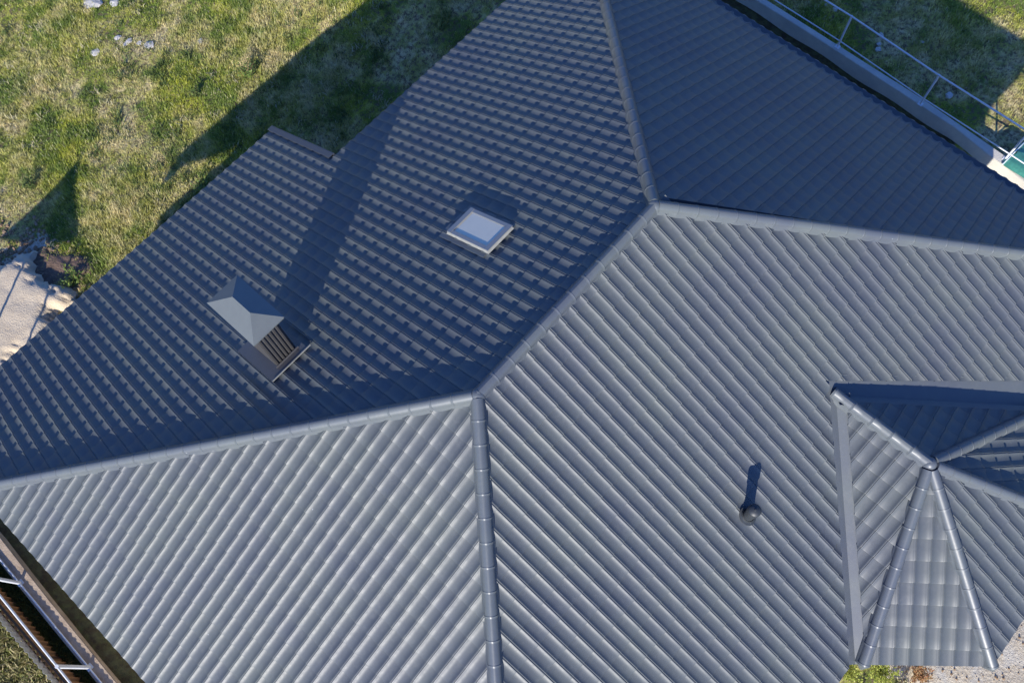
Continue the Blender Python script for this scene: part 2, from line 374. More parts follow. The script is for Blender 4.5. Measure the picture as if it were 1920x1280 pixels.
# north slope (with the lower terrace part): two convex pieces
north_clips = [
    [((EXT_X1, 0), (-1, 0)), ((0, 0), (-0, 1)), ((0, 0), (s2, s2)), ((0, EXT_Y), (0, -1)), SL],
    [((EXT_X1, 0), (1, 0)), ((0, 0), (0, 1)), ((L, 0), (-s2, s2)), ((0, EY), (0, -1))],
    ][:2]
tile_slope('roof_slope', R0, (0, -T), (0, 1), north_clips, u0=-0.16, v0=-(0.06) / 0.885, rng=((-13, 13), (0, 9.4)), parent=house)
tile_slope('roof_slope', R1, (-T, 0), (1, 0), [((L, 0), (s2, s2)), ((L, 0), (s2, -s2)), ((L + EXR, 0), (-1, 0))], u0=0.1, v0=0.05, rng=((-9, 9), (0, 7.4)), parent=house)
tile_slope('roof_slope', R0, (T, 0), (-1, 0), [((0, 0), (-s2, s2)), ((0, 0), (-s2, -s2)), ((-EXL, 0), (1, 0))], u0=-0.16, v0=0.25 / 0.885 - 0.35 - 0.02, rng=((-8, 8), (0, 6.8)), parent=house)
vl = ((V0[0], V0[1]), (-s2, s2)); vr = ((V0[0], V0[1]), (s2, s2))
vlp = (V0[0] - VW * s2, V0[1] + VW * s2); vrp = (V0[0] + 0.24 * s2, V0[1] + 0.24 * s2)
south_clips = [
    [((0, 0), (0, -1)), ((0, 0), (s2, -s2)), ((0, -EY), (0, 1)), (vlp, (-s2, s2)), ((V0[0], 0), (-1, 0))],
    [((0, 0), (0, -1)), ((L, 0), (-s2, -s2)), ((0, -EY), (0, 1)), ((V0[0] + 0.20 * s2, V0[1] + 0.20 * s2), (s2 + 0.052 * s2 * -1, s2 + 0.052 * s2)), ((V0[0], 0), (1, 0))]]
tile_slope('roof_slope', R0, (0, T), (0, -1), south_clips, u0=0.02, v0=0.205 / 0.885 - 0.7, rng=((-13, 13), (0, 7)), parent=house)
# wing with a half-octagon end
HX = 2.75
LLx, LLy = -HX, -1.21; LRx, LRy = -1.46, -2.70
apex = (TX, TY, TZ)
LLp = (TX + LLx, TY + LLy); LRp = (TX + LRx, TY + LRy); RLp = (TX - LRx, TY + LRy); RRp = (TX - LLx, TY + LLy)
def hp_n(a, b, inside):            # half plane through a-b keeping the side of 'inside'
    dx, dy = b[0] - a[0], b[1] - a[1]; n = (-dy, dx); ln = math.hypot(*n); n = (n[0] / ln, n[1] / ln)
    s = (inside[0] - a[0]) * n[0] + (inside[1] - a[1]) * n[1]
    return (a, n if s > 0 else (-n[0], -n[1]))
A2 = (TX, TY)
vli = (V0[0] + VW * s2, V0[1] - VW * s2); vri = (V0[0] - VW * s2, V0[1] - VW * s2)
tile_slope('roof_slope', (TX, TY, TZ), (T, 0), (-1, 0), [((TX, 0), (-1, 0)), (vli, (s2, -s2)), hp_n(A2, LLp, (TX - 2, TY + 0.5)), ((TX - HX, 0), (1, 0))], u0=0.05, v0=-0.08, rng=((-4, 4), (0, 3.2)), parent=house, lift=0.006)
tile_slope('roof_slope', (TX, TY, TZ), (-T, 0), (1, 0), [((TX, 0), (1, 0)), (vri, (-s2, -s2)), hp_n(A2, RRp, (TX + 2, TY + 0.5)), ((TX + HX, 0), (-1, 0))], u0=0.05, v0=-0.08, rng=((-4, 4), (0, 3.2)), parent=house, lift=0.006)
ze = TZ - T * HX
def diag(pa, za, pb, zb):
    dx, dy = pb[0] - pa[0], pb[1] - pa[1]
    n = Vector((pa[0] - TX, pa[1] - TY, za - TZ)).cross(Vector((pb[0] - TX, pb[1] - TY, zb - TZ)))
    g = (-n.x / n.z, -n.y / n.z); return g
zLR = TZ - T * 2.70
gSW = diag(LLp, ze, LRp, zLR); dSW = Vector((-gSW[0], -gSW[1], 0)).normalized()
gSE = (-gSW[0], gSW[1]); dSE = Vector((-dSW.x, dSW.y, 0))
tile_slope('roof_slope', apex, gSW, (dSW.x, dSW.y), [hp_n(A2, LLp, LRp), hp_n(A2, LRp, LLp), hp_n(LLp, LRp, A2)], u0=0.1, v0=0.12, rng=((-3, 3), (0, 3.3)), parent=house, lift=0.006)
tile_slope('roof_slope', apex, gSE, (dSE.x, dSE.y), [hp_n(A2, RLp, RRp), hp_n(A2, RRp, RLp), hp_n(RLp, RRp, A2)], u0=0.1, v0=0.12, rng=((-3, 3), (0, 3.3)), parent=house, lift=0.006)
tile_slope('roof_slope', apex, (0, T), (0, -1), [hp_n(A2, LRp, RLp), hp_n(A2, RLp, LRp), ((0, TY - 2.70), (0, 1))], u0=-0.06, v0=0.0, rng=((-3, 3), (0, 3.0)), parent=house, lift=0.006)

# decks under the sheets
cz = lambda x, y, f: (x, y, f)
deck('roof_deck', [R0, R1, (L + EY, EY - 0.03, zf(EY)), (-EXL, EY - 0.03, zf(EY)), (-EXL, EXL, zf(EXL))], house)
deck('roof_deck', [(-6.25, EY - 0.03, zf(EY)), (EXT_X1 - 0.04, EY - 0.03, zf(EY)), (EXT_X1 - 0.04, EXT_Y - 0.04, zf(EXT_Y)), (EXT_X0 + 0.03, EXT_Y - 0.04, zf(EXT_Y))], house)
deck('roof_deck', [R1, (L + EXR - 0.03, -EY, ZR - T * EXR), (L + EXR - 0.03, EY, ZR - T * EXR)], house)
deck('roof_deck', [R0, (-EXL + 0.03, EXL, zf(EXL)), (-EXL + 0.03, -EXL, zf(EXL))], house)
deck('roof_deck', [(0, 0, ZR), (-EXL, -EY + 0.03, zf(EY)), (V0[0] - (EY + V0[1]), -EY + 0.03, zf(EY)), (V0[0], V0[1], zf(V0[1])), (V0[0], 0, ZR)][::-1], house)
deck('roof_deck', [(V0[0], 0, ZR), (V0[0], V0[1], zf(V0[1])), (V0[0] + (EY + V0[1]), -EY + 0.03, zf(EY)), (L + EY, -EY + 0.03, zf(EY))][::-1], house)
deck('roof_deck', [apex, (V0[0], V0[1], TZ), (TX - HX + 0.03, V0[1] - HX, ze), (*LLp, ze)], house, drop=0.078)
deck('roof_deck', [apex, (*RRp, ze), (TX + HX - 0.03, V0[1] - HX, ze), (V0[0], V0[1], TZ)], house, drop=0.078)
ins = lambda p: (TX + (p[0] - TX) * 0.985, TY + (p[1] - TY) * 0.985)
deck('roof_deck', [apex, (*ins(LLp), ze), (*ins(LRp), zLR)], house, drop=0.078)
deck('roof_deck', [apex, (*ins(LRp), zLR), (*ins(RLp), zLR)], house, drop=0.078)
deck('roof_deck', [apex, (*ins(RLp), zLR), (*ins(RRp), ze)], house, drop=0.078)

# valleys: open folded trough, half on the main slope, half on the wing slope
def valley(sx):
    n_ = 2; c0 = Vector((V0[0], V0[1], TZ - 0.02)); ln = HX + 0.06
    dirv = Vector((sx, -1, -T)); c1 = c0 + dirv * ln
    wv = 0.19
    m1 = Vector((sx * s2, s2, T * s2)) * wv               # towards main slope (uphill)
    m1 = Vector((-sx * -s2 * 1, s2, 0)) * wv
    pm = Vector((sx * s2, s2, 0)) * (0.30 if sx > 0 else wv); pm.z = T * pm.y      # on main slope: dz = T*dy
    pw = Vector((-sx * s2, -s2, 0)) * wv; pw.z = -sx * T * pw.x   # on wing slope: dz = -sx*T*dx
    pm2 = pm * (1.55 if sx > 0 else 1.0)
    up = Vector((0, 0, 0.012)); th = Vector((0, 0, -0.012))
    rows = [[c + q_ + up * 2, c + q_ * 0.97 + up, c, c + pw * 0.96 + up, c + pw + up * 2] for c, q_ in ((c0, pm), (c1, pm2))]
    # keep the trough bed just below the sheets
    bed = Vector((0, 0, -0.022))
    vs = [p + bed for r_ in rows for p in r_]; m_ = 5
    vs += [v + th for v in vs]
    fs = [(i, i + 1, m_ + i + 1, m_ + i) for i in range(4)] + [(10 + i, 15 + i, 16 + i, 11 + i) for i in range(4)] + [(5, 6, 16, 15), (6, 7, 17, 16), (7, 8, 18, 17), (8, 9, 19, 18), (0, 10, 11, 1), (1, 11, 12, 2), (2, 12, 13, 3), (3, 13, 14, 4), (0, 5, 15, 10), (4, 14, 19, 9)]
    o = build('valley_gutter', vs, fs, M_flash, house)
    bm = bmesh.new(); bm.from_mesh(o.data); bmesh.ops.recalc_face_normals(bm, faces=bm.faces); bm.to_mesh(o.data); bm.free()
valley(-1); valley(1)
mb = MB(); q = [(V0[0], V0[1] - 0.10), (V0[0] + 0.34, V0[1] - 0.02), (V0[0] + 0.1, V0[1] + 0.42), (V0[0] - 0.24, V0[1] + 0.05)]
mb.hexa([(x, y, ZR + T * y - 0.052) for x, y in q], [(x, y, ZR + T * y - 0.030) for x, y in q]); mb.build('valley_head', M_flash, house)

# ridge and hip caps
gd = T * s2
cap_run('ridge_cap', (0.0, 0, ZR), (L, 0, ZR), T, T, house)
cap_run('hip_cap', (-EXL, EXL, zf(EXL)), (-0.03, 0.03, ZR), gd, gd, house, cone=True)
cap_run('hip_cap', (-EXL, -EXL, zf(EXL)), (-0.03, -0.03, ZR), gd, gd, house, cone=True)
cap_run('hip_cap', (L + EY, EY, zf(EY)), (L + 0.03, 0.03, ZR), gd, gd, house, cone=True)
cap_run('hip_cap', (L + EY, -EY, zf(EY)), (L + 0.03, -0.03, ZR), gd, gd, house, cone=True)
cap_run('ridge_cap', (V0[0], V0[1] + 0.07, TZ), (TX, TY, TZ), T, T, house, lift=0.006)
for (p, z) in ((LLp, ze), (LRp, zLR), (RLp, zLR), (RRp, ze)):
    d_ = Vector((p[0] - TX, p[1] - TY, z - TZ)); st = Vector(apex) + d_ * 0.03
    cap_run('hip_cap', (p[0], p[1], z), st, 0.25, 0.25, house, cone=True, lift=0.004)
# cover pieces where the caps meet
for c in ((0, 0, ZR), (L, 0, ZR), (TX, TY, TZ)):
    mb = MB(); mb.lathe([(0.0, 0.088), (0.035, 0.083), (0.07, 0.066), (0.10, 0.03), (0.115, -0.03), (0.10, -0.06)], c, 20)
    mb.build('cap_junction', M_cap, house, smooth=True)

# barge board beside the terrace part
mb = MB()
for x0, x1, dz0, dz1 in ((EXT_X1 - 0.06, EXT_X1 + 0.055, 0.022, 0.034),):
    mb.hexa([(x0, EY + 0.02, zf(EY + 0.02) + dz0), (x1, EY + 0.02, zf(EY + 0.02) + dz0), (x1, EXT_Y + 0.06, zf(EXT_Y + 0.06) + dz0), (x0, EXT_Y + 0.06, zf(EXT_Y + 0.06) + dz0)],
            [(x0, EY + 0.02, zf(EY + 0.02) + dz1), (x1, EY + 0.02, zf(EY + 0.02) + dz1 + 0.012), (x1, EXT_Y + 0.06, zf(EXT_Y + 0.06) + dz1 + 0.012), (x0, EXT_Y + 0.06, zf(EXT_Y + 0.06) + dz1)])
x0, x1 = EXT_X1 + 0.057, EXT_X1 + 0.075
mb.hexa([(x0, EY, zf(EY) - 0.16), (x1, EY, zf(EY) - 0.16), (x1, EXT_Y + 0.06, zf(EXT_Y + 0.06) - 0.16), (x0, EXT_Y + 0.06, zf(EXT_Y + 0.06) - 0.16)],
        [(x0, EY, zf(EY) + 0.045), (x1, EY, zf(EY) + 0.045), (x1, EXT_Y + 0.06, zf(EXT_Y + 0.06) + 0.045), (x0, EXT_Y + 0.06, zf(EXT_Y + 0.06) + 0.045)])
mb.build('barge_board', mat('barge_paint', (0.045, 0.052, 0.068), 0.5), house)
# fascia boards
def board(a, b, h=0.16, th=0.022, name='fascia'):
    a, b = Vector(a), Vector(b); d = (b - a).normalized(); s = Vector((-d.y, d.x, 0)).normalized() * th
    mb = MB(); lo = [a, b, b + s, a + s]; mb.hexa([p + Vector((0, 0, -h)) for p in lo], lo); mb.build(name, M_fascia, house)
ef = zf(EY) - 0.105
board((L + EY - 0.1, EY - 0.06, ef), (EXT_X1 + 0.08, EY - 0.06, ef))
board((EXT_X1 - 0.05, EXT_Y - 0.06, zf(EXT_Y) - 0.105), (EXT_X0 + 0.05, EXT_Y - 0.06, zf(EXT_Y) - 0.105))
board((-EXL + 0.05, EXL - 0.1, zf(EXL) - 0.1), (-EXL + 0.05, -EXL + 0.1, zf(EXL) - 0.1))
board((-EXL + 0.1, -EY + 0.05, ef), (LLp[0] - 0.1, -EY + 0.05, ef))
board((RRp[0] + 0.1, -EY + 0.05, ef), (L + EY - 0.1, -EY + 0.05, ef))
board((L + EXR - 0.06, -EY + 0.1, ZR - T * EXR - 0.1), (L + EXR - 0.06, EY - 0.1, ZR - T * EXR - 0.1))
pl = [ins(ins(ins(p))) for p in (LLp, LRp, RLp, RRp)]; zl = [ze, zLR, zLR, ze]
for i in range(3): board((*pl[i], zl[i] - 0.1), (*pl[i + 1], zl[i + 1] - 0.1))
# walls
def wallbox(x0, y0, x1, y1, zt, name='wall'):
    mb = MB(); mb.box((x0, y0, -0.2), (x1, y1, zt)); return mb.build(name, M_plaster, house)
wt = zf(EY) - 0.12
wallbox(-5.8, -5.6, 9.9, 5.95, wt)
mb = MB(); pp = [(TX + (p[0] - TX) * 0.8, TY + (p[1] - TY) * 0.8) for p in (LLp, LRp, RLp, RRp)]
ring = [(pp[0][0], -5.55), pp[0], pp[1], pp[2], pp[3], (pp[3][0], -5.55)]
mb.hexa([(x, y, -0.2) for x, y in ring], [(x, y, wt - 0.05) for x, y in ring]); mb.build('bay_wall', M_plaster, house)
# soffits
mb = MB(); mb.box((-EXL + 0.1, -EY + 0.1, wt + 0.003), (9.95 + 0.7, EY - 0.1, wt + 0.02)); mb.build('soffit', M_fascia, house)
# terrace pillars
for x, wd in ((-4.65, 0.17), (1.95, 0.17)):
    mb = MB(); mb.box((x - wd, 8.42 - wd, -0.1), (x + wd, 8.42 + wd, 2.42)); mb.build('terrace_pillar', M_plaster, house)
mb = MB(); mb.box((EXT_X0 + 0.1, 8.30, 2.42), (EXT_X1 - 0.1, 8.52, 2.62)); mb.build('terrace_beam', M_wood, house)

# chimney
def on_n(x, y): return ZR - T * y
cx0, cx1, cy0, cy1, ct = -1.43, -1.03, 3.17, 3.97, ZR - 0.47
prof_pts = []
def ribbed(p, q, nrib, depth=0.022):
    p, q = Vector((*p, 0)), Vector((*q, 0)); d = q - p; n = Vector((d.y, -d.x, 0)).normalized(); out = []
    for i in range(nrib):
        for f, h in ((0.0, 0), (0.12, 0), (0.2, 1), (0.62, 1), (0.7, 0)): out.append(p + d * ((i + f) / nrib) + n * (h * depth))
    return out
loop = ribbed((cx0, cy0), (cx1, cy0), 6, 0.016) + ribbed((cx1, cy0), (cx1, cy1), 6, 0.018) + ribbed((cx1, cy1), (cx0, cy1), 4) + [Vector((cx0, cy1 - 0.01, 0)), Vector((cx0, cy0 + 0.01, 0))]
chim = MB(); chim.hexa([(p.x, p.y, on_n(0, p.y) - 0.06) for p in loop], [(p.x, p.y, ct) for p in loop])
chs = chim.build('chimney', M_taupe, house)
cap = MB(); ex0, ex1, ey0, ey1 = -1.50, -0.915, 3.09, 4.12
cap.box((ex0, ey0, ct + 0.002), (ex1, ey1, ct + 0.045)); cap.box((ex0 + 0.035, ey0 + 0.035, ct - 0.05), (ex1 - 0.035, ey1 - 0.035, ct))
zc = ct + 0.047; xm = (ex0 + ex1) / 2; hh = 0.19
E_ = 0.012
cap.add([(ex0 - E_, ey0 - E_, zc), (ex1 + E_, ey0 - E_, zc), (ex1 + E_, ey1 + E_, zc), (ex0 - E_, ey1 + E_, zc), (xm, ey0 + 0.32, zc + hh), (xm, ey1 - 0.32, zc + hh)],
        [(0, 1, 4), (1, 2, 5, 4), (2, 3, 5), (3, 0, 4, 5), (3, 2, 1, 0)])
cap.build('chimney_cap', M_chcap, chs)
fl = MB()
def plate(x0, x1, y0, y1, h0, h1, m=fl):
    m.hexa([(x0, y0, on_n(0, y0) + h0), (x1, y0, on_n(0, y0) + h0), (x1, y1, on_n(0, y1) + h0), (x0, y1, on_n(0, y1) + h0)],
           [(x0, y0, on_n(0, y0) + h1), (x1, y0, on_n(0, y0) + h1), (x1, y1, on_n(0, y1) + h1), (x0, y1, on_n(0, y1) + h1)])
plate(-1.66, cx0, 3.0, 4.12, 0.034, 0.044); plate(cx1, -0.90, 3.0, 4.12, 0.034, 0.044); plate(cx0, cx1, 3.0, cy0, 0.036, 0.046); plate(cx0, cx1, cy1, 4.12, 0.034, 0.044)
plate(cx0 - 0.03, cx1 + 0.045, cy0 - 0.035, cy0 - 0.024, 0.03, 0.10)
fl.build('chimney_flashing', mat('chimney_apron', (0.085, 0.085, 0.092), 0.45, noise=(6, 0.5, (0.06, 0.06, 0.068))), chs)
fl = MB(); plate(-1.66, -0.84, 2.985, 2.999, 0.03, 0.065, fl); fl.build('chimney_trim', M_flashlt, chs)

# roof window
rw = MB(); wx0, wx1, wy0, wy1 = 2.00, 2.56, 1.69, 2.61
plate(wx0 - 0.0, wx1 + 0.0, wy0 + 0.0, wy1, 0.0, 0.080, rw); rw.v[0:4] = [(x_, y_, on_n(0, y_) + 0.02) for x_, y_ in ((wx0 - 0.02, wy0 - 0.035), (wx1 + 0.02, wy0 - 0.035), (wx1 + 0.02, wy1 + 0.03), (wx0 - 0.02, wy1 + 0.03))]
rws = rw.build('roof_window', M_flashlt, house)
fr = MB(); b_ = 0.075
plate(wx0 - 0.012, wx1 + 0.012, wy0 - 0.012, wy0 + b_, 0.082, 0.108, fr); plate(wx0 - 0.012, wx1 + 0.012, wy1 - b_, wy1 + 0.012, 0.082, 0.116, fr)
plate(wx0 - 0.012, wx0 + b_ - 0.02, wy0 + b_, wy1 - b_, 0.082, 0.106, fr); plate(wx1 - b_ + 0.02, wx1 + 0.012, wy0 + b_, wy1 - b_, 0.082, 0.106, fr)
fr.build('window_frame', M_frame, rws)
gl = MB(); plate(wx0 + b_ - 0.018, wx1 - b_ + 0.018, wy0 + b_ + 0.002, wy1 - b_ - 0.002, 0.082, 0.091, gl); gl.build('window_pane', M_glass, rws)
fs_ = MB(); plate(wx0 - 0.11, wx0 - 0.002, wy0 - 0.0, wy1 + 0.12, 0.0, 0.012, fs_); plate(wx1 + 0.002, wx1 + 0.11, wy0 - 0.0, wy1 + 0.12, 0.0, 0.012, fs_)
plate(wx0 - 0.002, wx1 + 0.002, wy1 + 0.002, wy1 + 0.14, 0.005, 0.017, fs_)
fs_.build('window_apron', M_flash, rws)

# vent pipe on the south slope
vx, vy = 1.66, -3.83; vz = zf(vy)
ve = MB(); ve.lathe([(0.085, -0.03), (0.085, 0.40)], (vx, vy, vz), 28)
ves = ve.build('vent_pipe', M_vent, house, smooth=True)
vc = MB(); vc.lathe([(0.086, 0.37), (0.098, 0.375), (0.098, 0.485), (0.090, 0.500), (0.045, 0.520), (0.018, 0.526), (0.014, 0.540), (0.0, 0.543)], (vx, vy, vz), 32); vc.build('vent_cap', M_vent, ves, smooth=True)
vb = MB()
def cowl(r, h):                   # collar leaning with the roof
    return [(vx + r * math.cos(a), vy + r * math.sin(a) * 1.1, vz + T * r * math.sin(a) * 1.1 + h) for a in [2 * math.pi * i / 28 for i in range(28)]]
rr = [cowl(0.13, 0.0), cowl(0.128, 0.022), cowl(0.102, 0.028), cowl(0.092, 0.05), cowl(0.087, 0.09)]
vb.add([p for r_ in rr for p in r_], [(k*28+i, k*28+(i+1) % 28, (k+1)*28+(i+1) % 28, (k+1)*28+i) for k in range(4) for i in range(28)])
vb.build('vent_collar', M_vent, ves, smooth=True)

# children of the house keep their world places (house Empty sits at x = 2)
for o in list(C.objects):
    if o.parent is house: o.location = (-2, 0, 0)

# ------------------------------------------------------------------ retaining walls and railings
def prism_wall(name, inner, outer, z1, z0, m, label):
    mb = MB(); n = len(inner)
    for i in range(n - 1):
        q = [inner[i], inner[i + 1], outer[i + 1], outer[i]]
        mb.hexa([(x, y, z0) for x, y in q], [(x, y, z1) for x, y in q])
    vs = mb.v
    o = mb.build(name, m); bm = bmesh.new(); bm.from_mesh(o.data)
    bmesh.ops.remove_doubles(bm, verts=bm.verts, dist=1e-4)
    cen = [f for f in bm.faces if any(f is not g and set(f.verts) == set(g.verts) for e in f.edges for g in e.link_faces)]
    if cen: bmesh.ops.delete(bm, geom=cen, context='FACES')
    bmesh.ops.recalc_face_normals(bm, faces=bm.faces)
    bmesh.ops.bevel(bm, geom=[e for e in bm.edges if e.is_manifold and abs(e.verts[0].co.z - z1) < 1e-4 and abs(e.verts[1].co.z - z1) < 1e-4 and len(e.link_faces) == 2 and e.calc_face_angle() > 0.5], offset=0.012, segments=2, affect='EDGES')
    bm.to_mesh(o.data); bm.free(); return tag(o, label, 'retaining wall')
Rin = [(13.86, 9.0), (13.84, 3.2), (13.83, 1.85), (13.71, -2.35), (13.57, -3.26), (13.42, -4.6), (13.3, -9)]
Rout = [(14.05, 9.0), (14.02, 3.2), (14.0, 1.96), (13.94, -1.3), (13.79, -3.56), (13.64, -4.6), (13.5, -9)]
prism_wall('retaining_wall', Rin, Rout, WT, 0.4, M_conc, 'pale grey concrete retaining wall carrying the long railing above the dark lawn')
Lx0, Lx1 = -7.88, -7.58
prism_wall('retaining_wall', [(-7.5, 14), (-7.52, 7.1), (-7.6, 5.3), (-7.66, 3.08), (-7.72, -6)], [(-7.80, 14), (-7.82, 7.1), (-7.88, 5.3), (-7.93, 3.08), (-8.0, -6)], WT, WT - 0.6, M_concl, 'tan concrete wall top between the eave and the brown corrugated fence')

def railing(name, posts, h, label, z, rp=0.026, rr=0.021, hlow=0.20, ends=(0, 0), rd=None):
    p0 = Vector((*posts[0], z)); root = empty(name, p0); tag(root, label, 'railing')
    rel = [Vector((*p, z)) - p0 for p in posts]
    for q in rel:
        mb = MB(); mb.tube(q + Vector((0, 0, -0.02)), q + Vector((0, 0, h + 0.02)), rp, 12); mb.build('post', M_rail, root, smooth=True)
        fb = MB(); fb.box((q.x - 0.06, q.y - 0.06, 0.0), (q.x + 0.06, q.y + 0.06, 0.012)); fb.build('base_plate', M_rail, root)
    for nm, hz, r_ in (('top_rail', h, rr), ('bottom_rail', hlow, rr * 0.75)):
        mb = MB(); 
        for a_, b_ in zip(rel[:-1], rel[1:]): mb.tube(a_ + Vector((0, 0, hz)), b_ + Vector((0, 0, hz)), r_, 12)
        mb.build(nm, M_rail, root, smooth=True)
    return root
railing('metal_railing', [(14.0, 6.0), (13.97, 3.55), (13.93, 1.12), (13.77, -1.36), (13.71, -3.69), (13.62, -6.1), (13.5, -8.5)], 1.06, 'pale painted pipe railing standing on the grey wall over the shaded lawn', WT)
railing('metal_railing', [(-7.72, 10.9), (-7.74, 8.45), (-7.79, 6.05), (-7.84, 3.71), (-7.9, 1.3), (-7.95, -1.1)], 1.2, 'white pipe railing with flat posts along the tan wall beside the corrugated fence', WT, rp=0.036, rr=0.021, hlow=0.04)

# green tarp spread over low stacked boards beyond the wall
def tarp_z(x, y):
    d = max(0.0, x - 13.7); e = y + 3.72
    return WT + 0.03 - 0.05 * d + 0.018 * math.sin(7 * x + 3 * y) + 0.012 * math.sin(13 * y - 4 * x) - 0.36 * max(0.0, min(1.0, x - 14.0)) - 0.05 * max(0.0, 13.66 - x)
mb = MB(); nx_, ny_ = 26, 44; vs = []; fs = []
for side in (0, 1):
    for i in range(nx_ + 1):
        for j in range(ny_ + 1):
            y = -3.72 - 4.2 * j / ny_; x = 13.50 + 2.0 * i / nx_ - 0.02 * math.sin(j * 0.9) * (i == 0)
            x += -0.05 * (y + 3.72) * 0 + 0.10 * (-y - 3.72) * -0.3
            vs.append((x, y + 0.05 * math.sin(i * 0.7) * (j == 0) - 0.16 * (i / nx_) * (1 if j == 0 else 1), tarp_z(x + 0.03 * (-y - 3.72), y) + 0.004 * side))
nn = (nx_ + 1) * (ny_ + 1)
for i in range(nx_):
    for j in range(ny_):
        a_ = i * (ny_ + 1) + j; b_ = a_ + ny_ + 1
        fs += [(a_, a_ + 1, b_ + 1, b_), (nn + a_, nn + b_, nn + b_ + 1, nn + a_ + 1)]
grn = build('green_tarp', vs, fs, M_green, smooth=True)
tag(grn, 'green tarp spread over the end of the grey wall beneath the railing', 'tarp')
mb = MB()
pts_ = [Vector((13.50 + 2.0 * i / 12, -3.72 - 0.16 * i / 12, tarp_z(13.5 + 2.0 * i / 12, -3.72) + 0.012)) for i in range(13)]
for a_, b_ in zip(pts_[:-1], pts_[1:]): mb.tube(a_, b_, 0.016, 8)
mb.build('hem_cord', M_rope, grn, smooth=True)
bs = empty('board_stack', (14.7, -5.9, float(ZR - 6.9))); tag(bs, 'low stack of boards hidden under the green tarp', 'board stack')
for k in range(3):
    mb = MB(); mb.box((-0.62 + 0.01 * k, -1.9, 0.01 + 0.065 * k), (-0.46 - 0.02 * k, 1.6, 0.07 + 0.065 * k)); mb.build('board', M_wood, bs)

# corrugated fence
fx = -8.33; fence = empty('corrugated_fence', (fx, 4.0, WT - 0.97)); tag(fence, 'brown corrugated sheet fence with a wavy top left of the tan wall', 'fence')
def corr(y0, y1, z0, z1, xoff, m, nm, amp=0.024, pitch=0.145, th=0.004):
    n = int((y1 - y0) / pitch * 10); vs = []; fs = []
    for k in range(n + 1):
        y = y0 + (y1 - y0) * k / n; x = amp * math.sin(2 * math.pi * y / pitch) + xoff
        vs += [(x, y - 4, z0), (x, y - 4, z1), (x - th, y - 4, z0), (x - th, y - 4, z1)]
    for k in range(n):
        a_ = 4 * k; b_ = a_ + 4; fs += [(a_, b_, b_ + 1, a_ + 1), (a_ + 2, a_ + 3, b_ + 3, b_ + 2), (a_ + 1, b_ + 1, b_ + 3, a_ + 3), (a_, a_ + 2, b_ + 2, b_)]
    return build(nm, vs, fs, m, fence, smooth=True)
ysplit = [-6.0, -3.9, -1.8, 0.3, 2.4, 4.5, 6.6, 8.7, 10.8, 12.9]
for i in range(len(ysplit) - 1): corr(ysplit[i], ysplit[i + 1] + 0.03, 0.0, 1.12 + 0.015 * (i % 2), 0.006 * (i % 2), M_fence, 'fence_sheet')
for i in range(len(ysplit) - 1): corr(ysplit[i], ysplit[i + 1], 1.14, 1.30 + 0.012 * ((i * 7) % 3), -0.05, M_fencec, 'top_strip', amp=0.014)
mb = MB(); mb.box((-0.075, -10, 1.02), (-0.036, 8.9, 1.09)); mb.box((-0.075, -10, 0.3), (-0.036, 8.9, 0.37)); mb.build('fence_rail', M_frail, fence)
mb = MB(); mb.box((0.036, -10, 1.09), (0.066, 8.9, 1.13)); mb.build('capping_rail', M_frail, fence)
for y in ysplit: mb = MB(); mb.box((-0.13, y - 4 - 0.03, -0.2), (-0.08, y - 4 + 0.03, 1.12)); mb.build('fence_post', M_frail, fence)

# unseen sail, added and shaped to cast the triangular shade beside the sand
sh = empty('shadow_caster', (-8.25, 10.6, 0)); tag(sh, 'triangular grey sail on slim poles out of view, added to cast shade beside the sand', 'shadow caster')
tri = [(-1.18, 0.14, 3.0), (1.31, 0.19, 3.2), (0.28, -1.49, 3.0)]; vs = []; fs = []; N_ = 14
for side in (0, 1):
    for i in range(N_ + 1):
        for j in range(N_ + 1 - i):
            a_, b_ = i / N_, j / N_; c_ = 1 - a_ - b_
            x, y, z = [a_ * tri[0][k] + b_ * tri[1][k] + c_ * tri[2][k] for k in range(3)]
            pull = 1 - 0.10 * (a_ * b_ + b_ * c_ + a_ * c_) ; cx_, cy_ = 0.137, -0.387
            vs.append((cx_ + (x - cx_) * pull, cy_ + (y - cy_) * pull, z - 0.35 * (a_ * b_ + b_ * c_ + a_ * c_) + 0.006 * side))
def ix(i, j): return sum(N_ + 1 - k for k in range(i)) + j
nn = len(vs) // 2
for i in range(N_):
    for j in range(N_ - i):
        f = (ix(i, j), ix(i + 1, j), ix(i, j + 1)); fs += [f, tuple(nn + q for q in f[::-1])]
        if j < N_ - i - 1: f = (ix(i + 1, j), ix(i + 1, j + 1), ix(i, j + 1)); fs += [f, tuple(nn + q for q in f[::-1])]
build('caster_cloth', vs, fs, M_fascia, sh, smooth=True)
for x, y, z in tri:
    mb = MB(); mb.tube((x * 1.06, y * 1.06, -0.1), (x, y, z + 0.1), 0.03, 10); mb.build('pole', M_rail, sh, smooth=True)

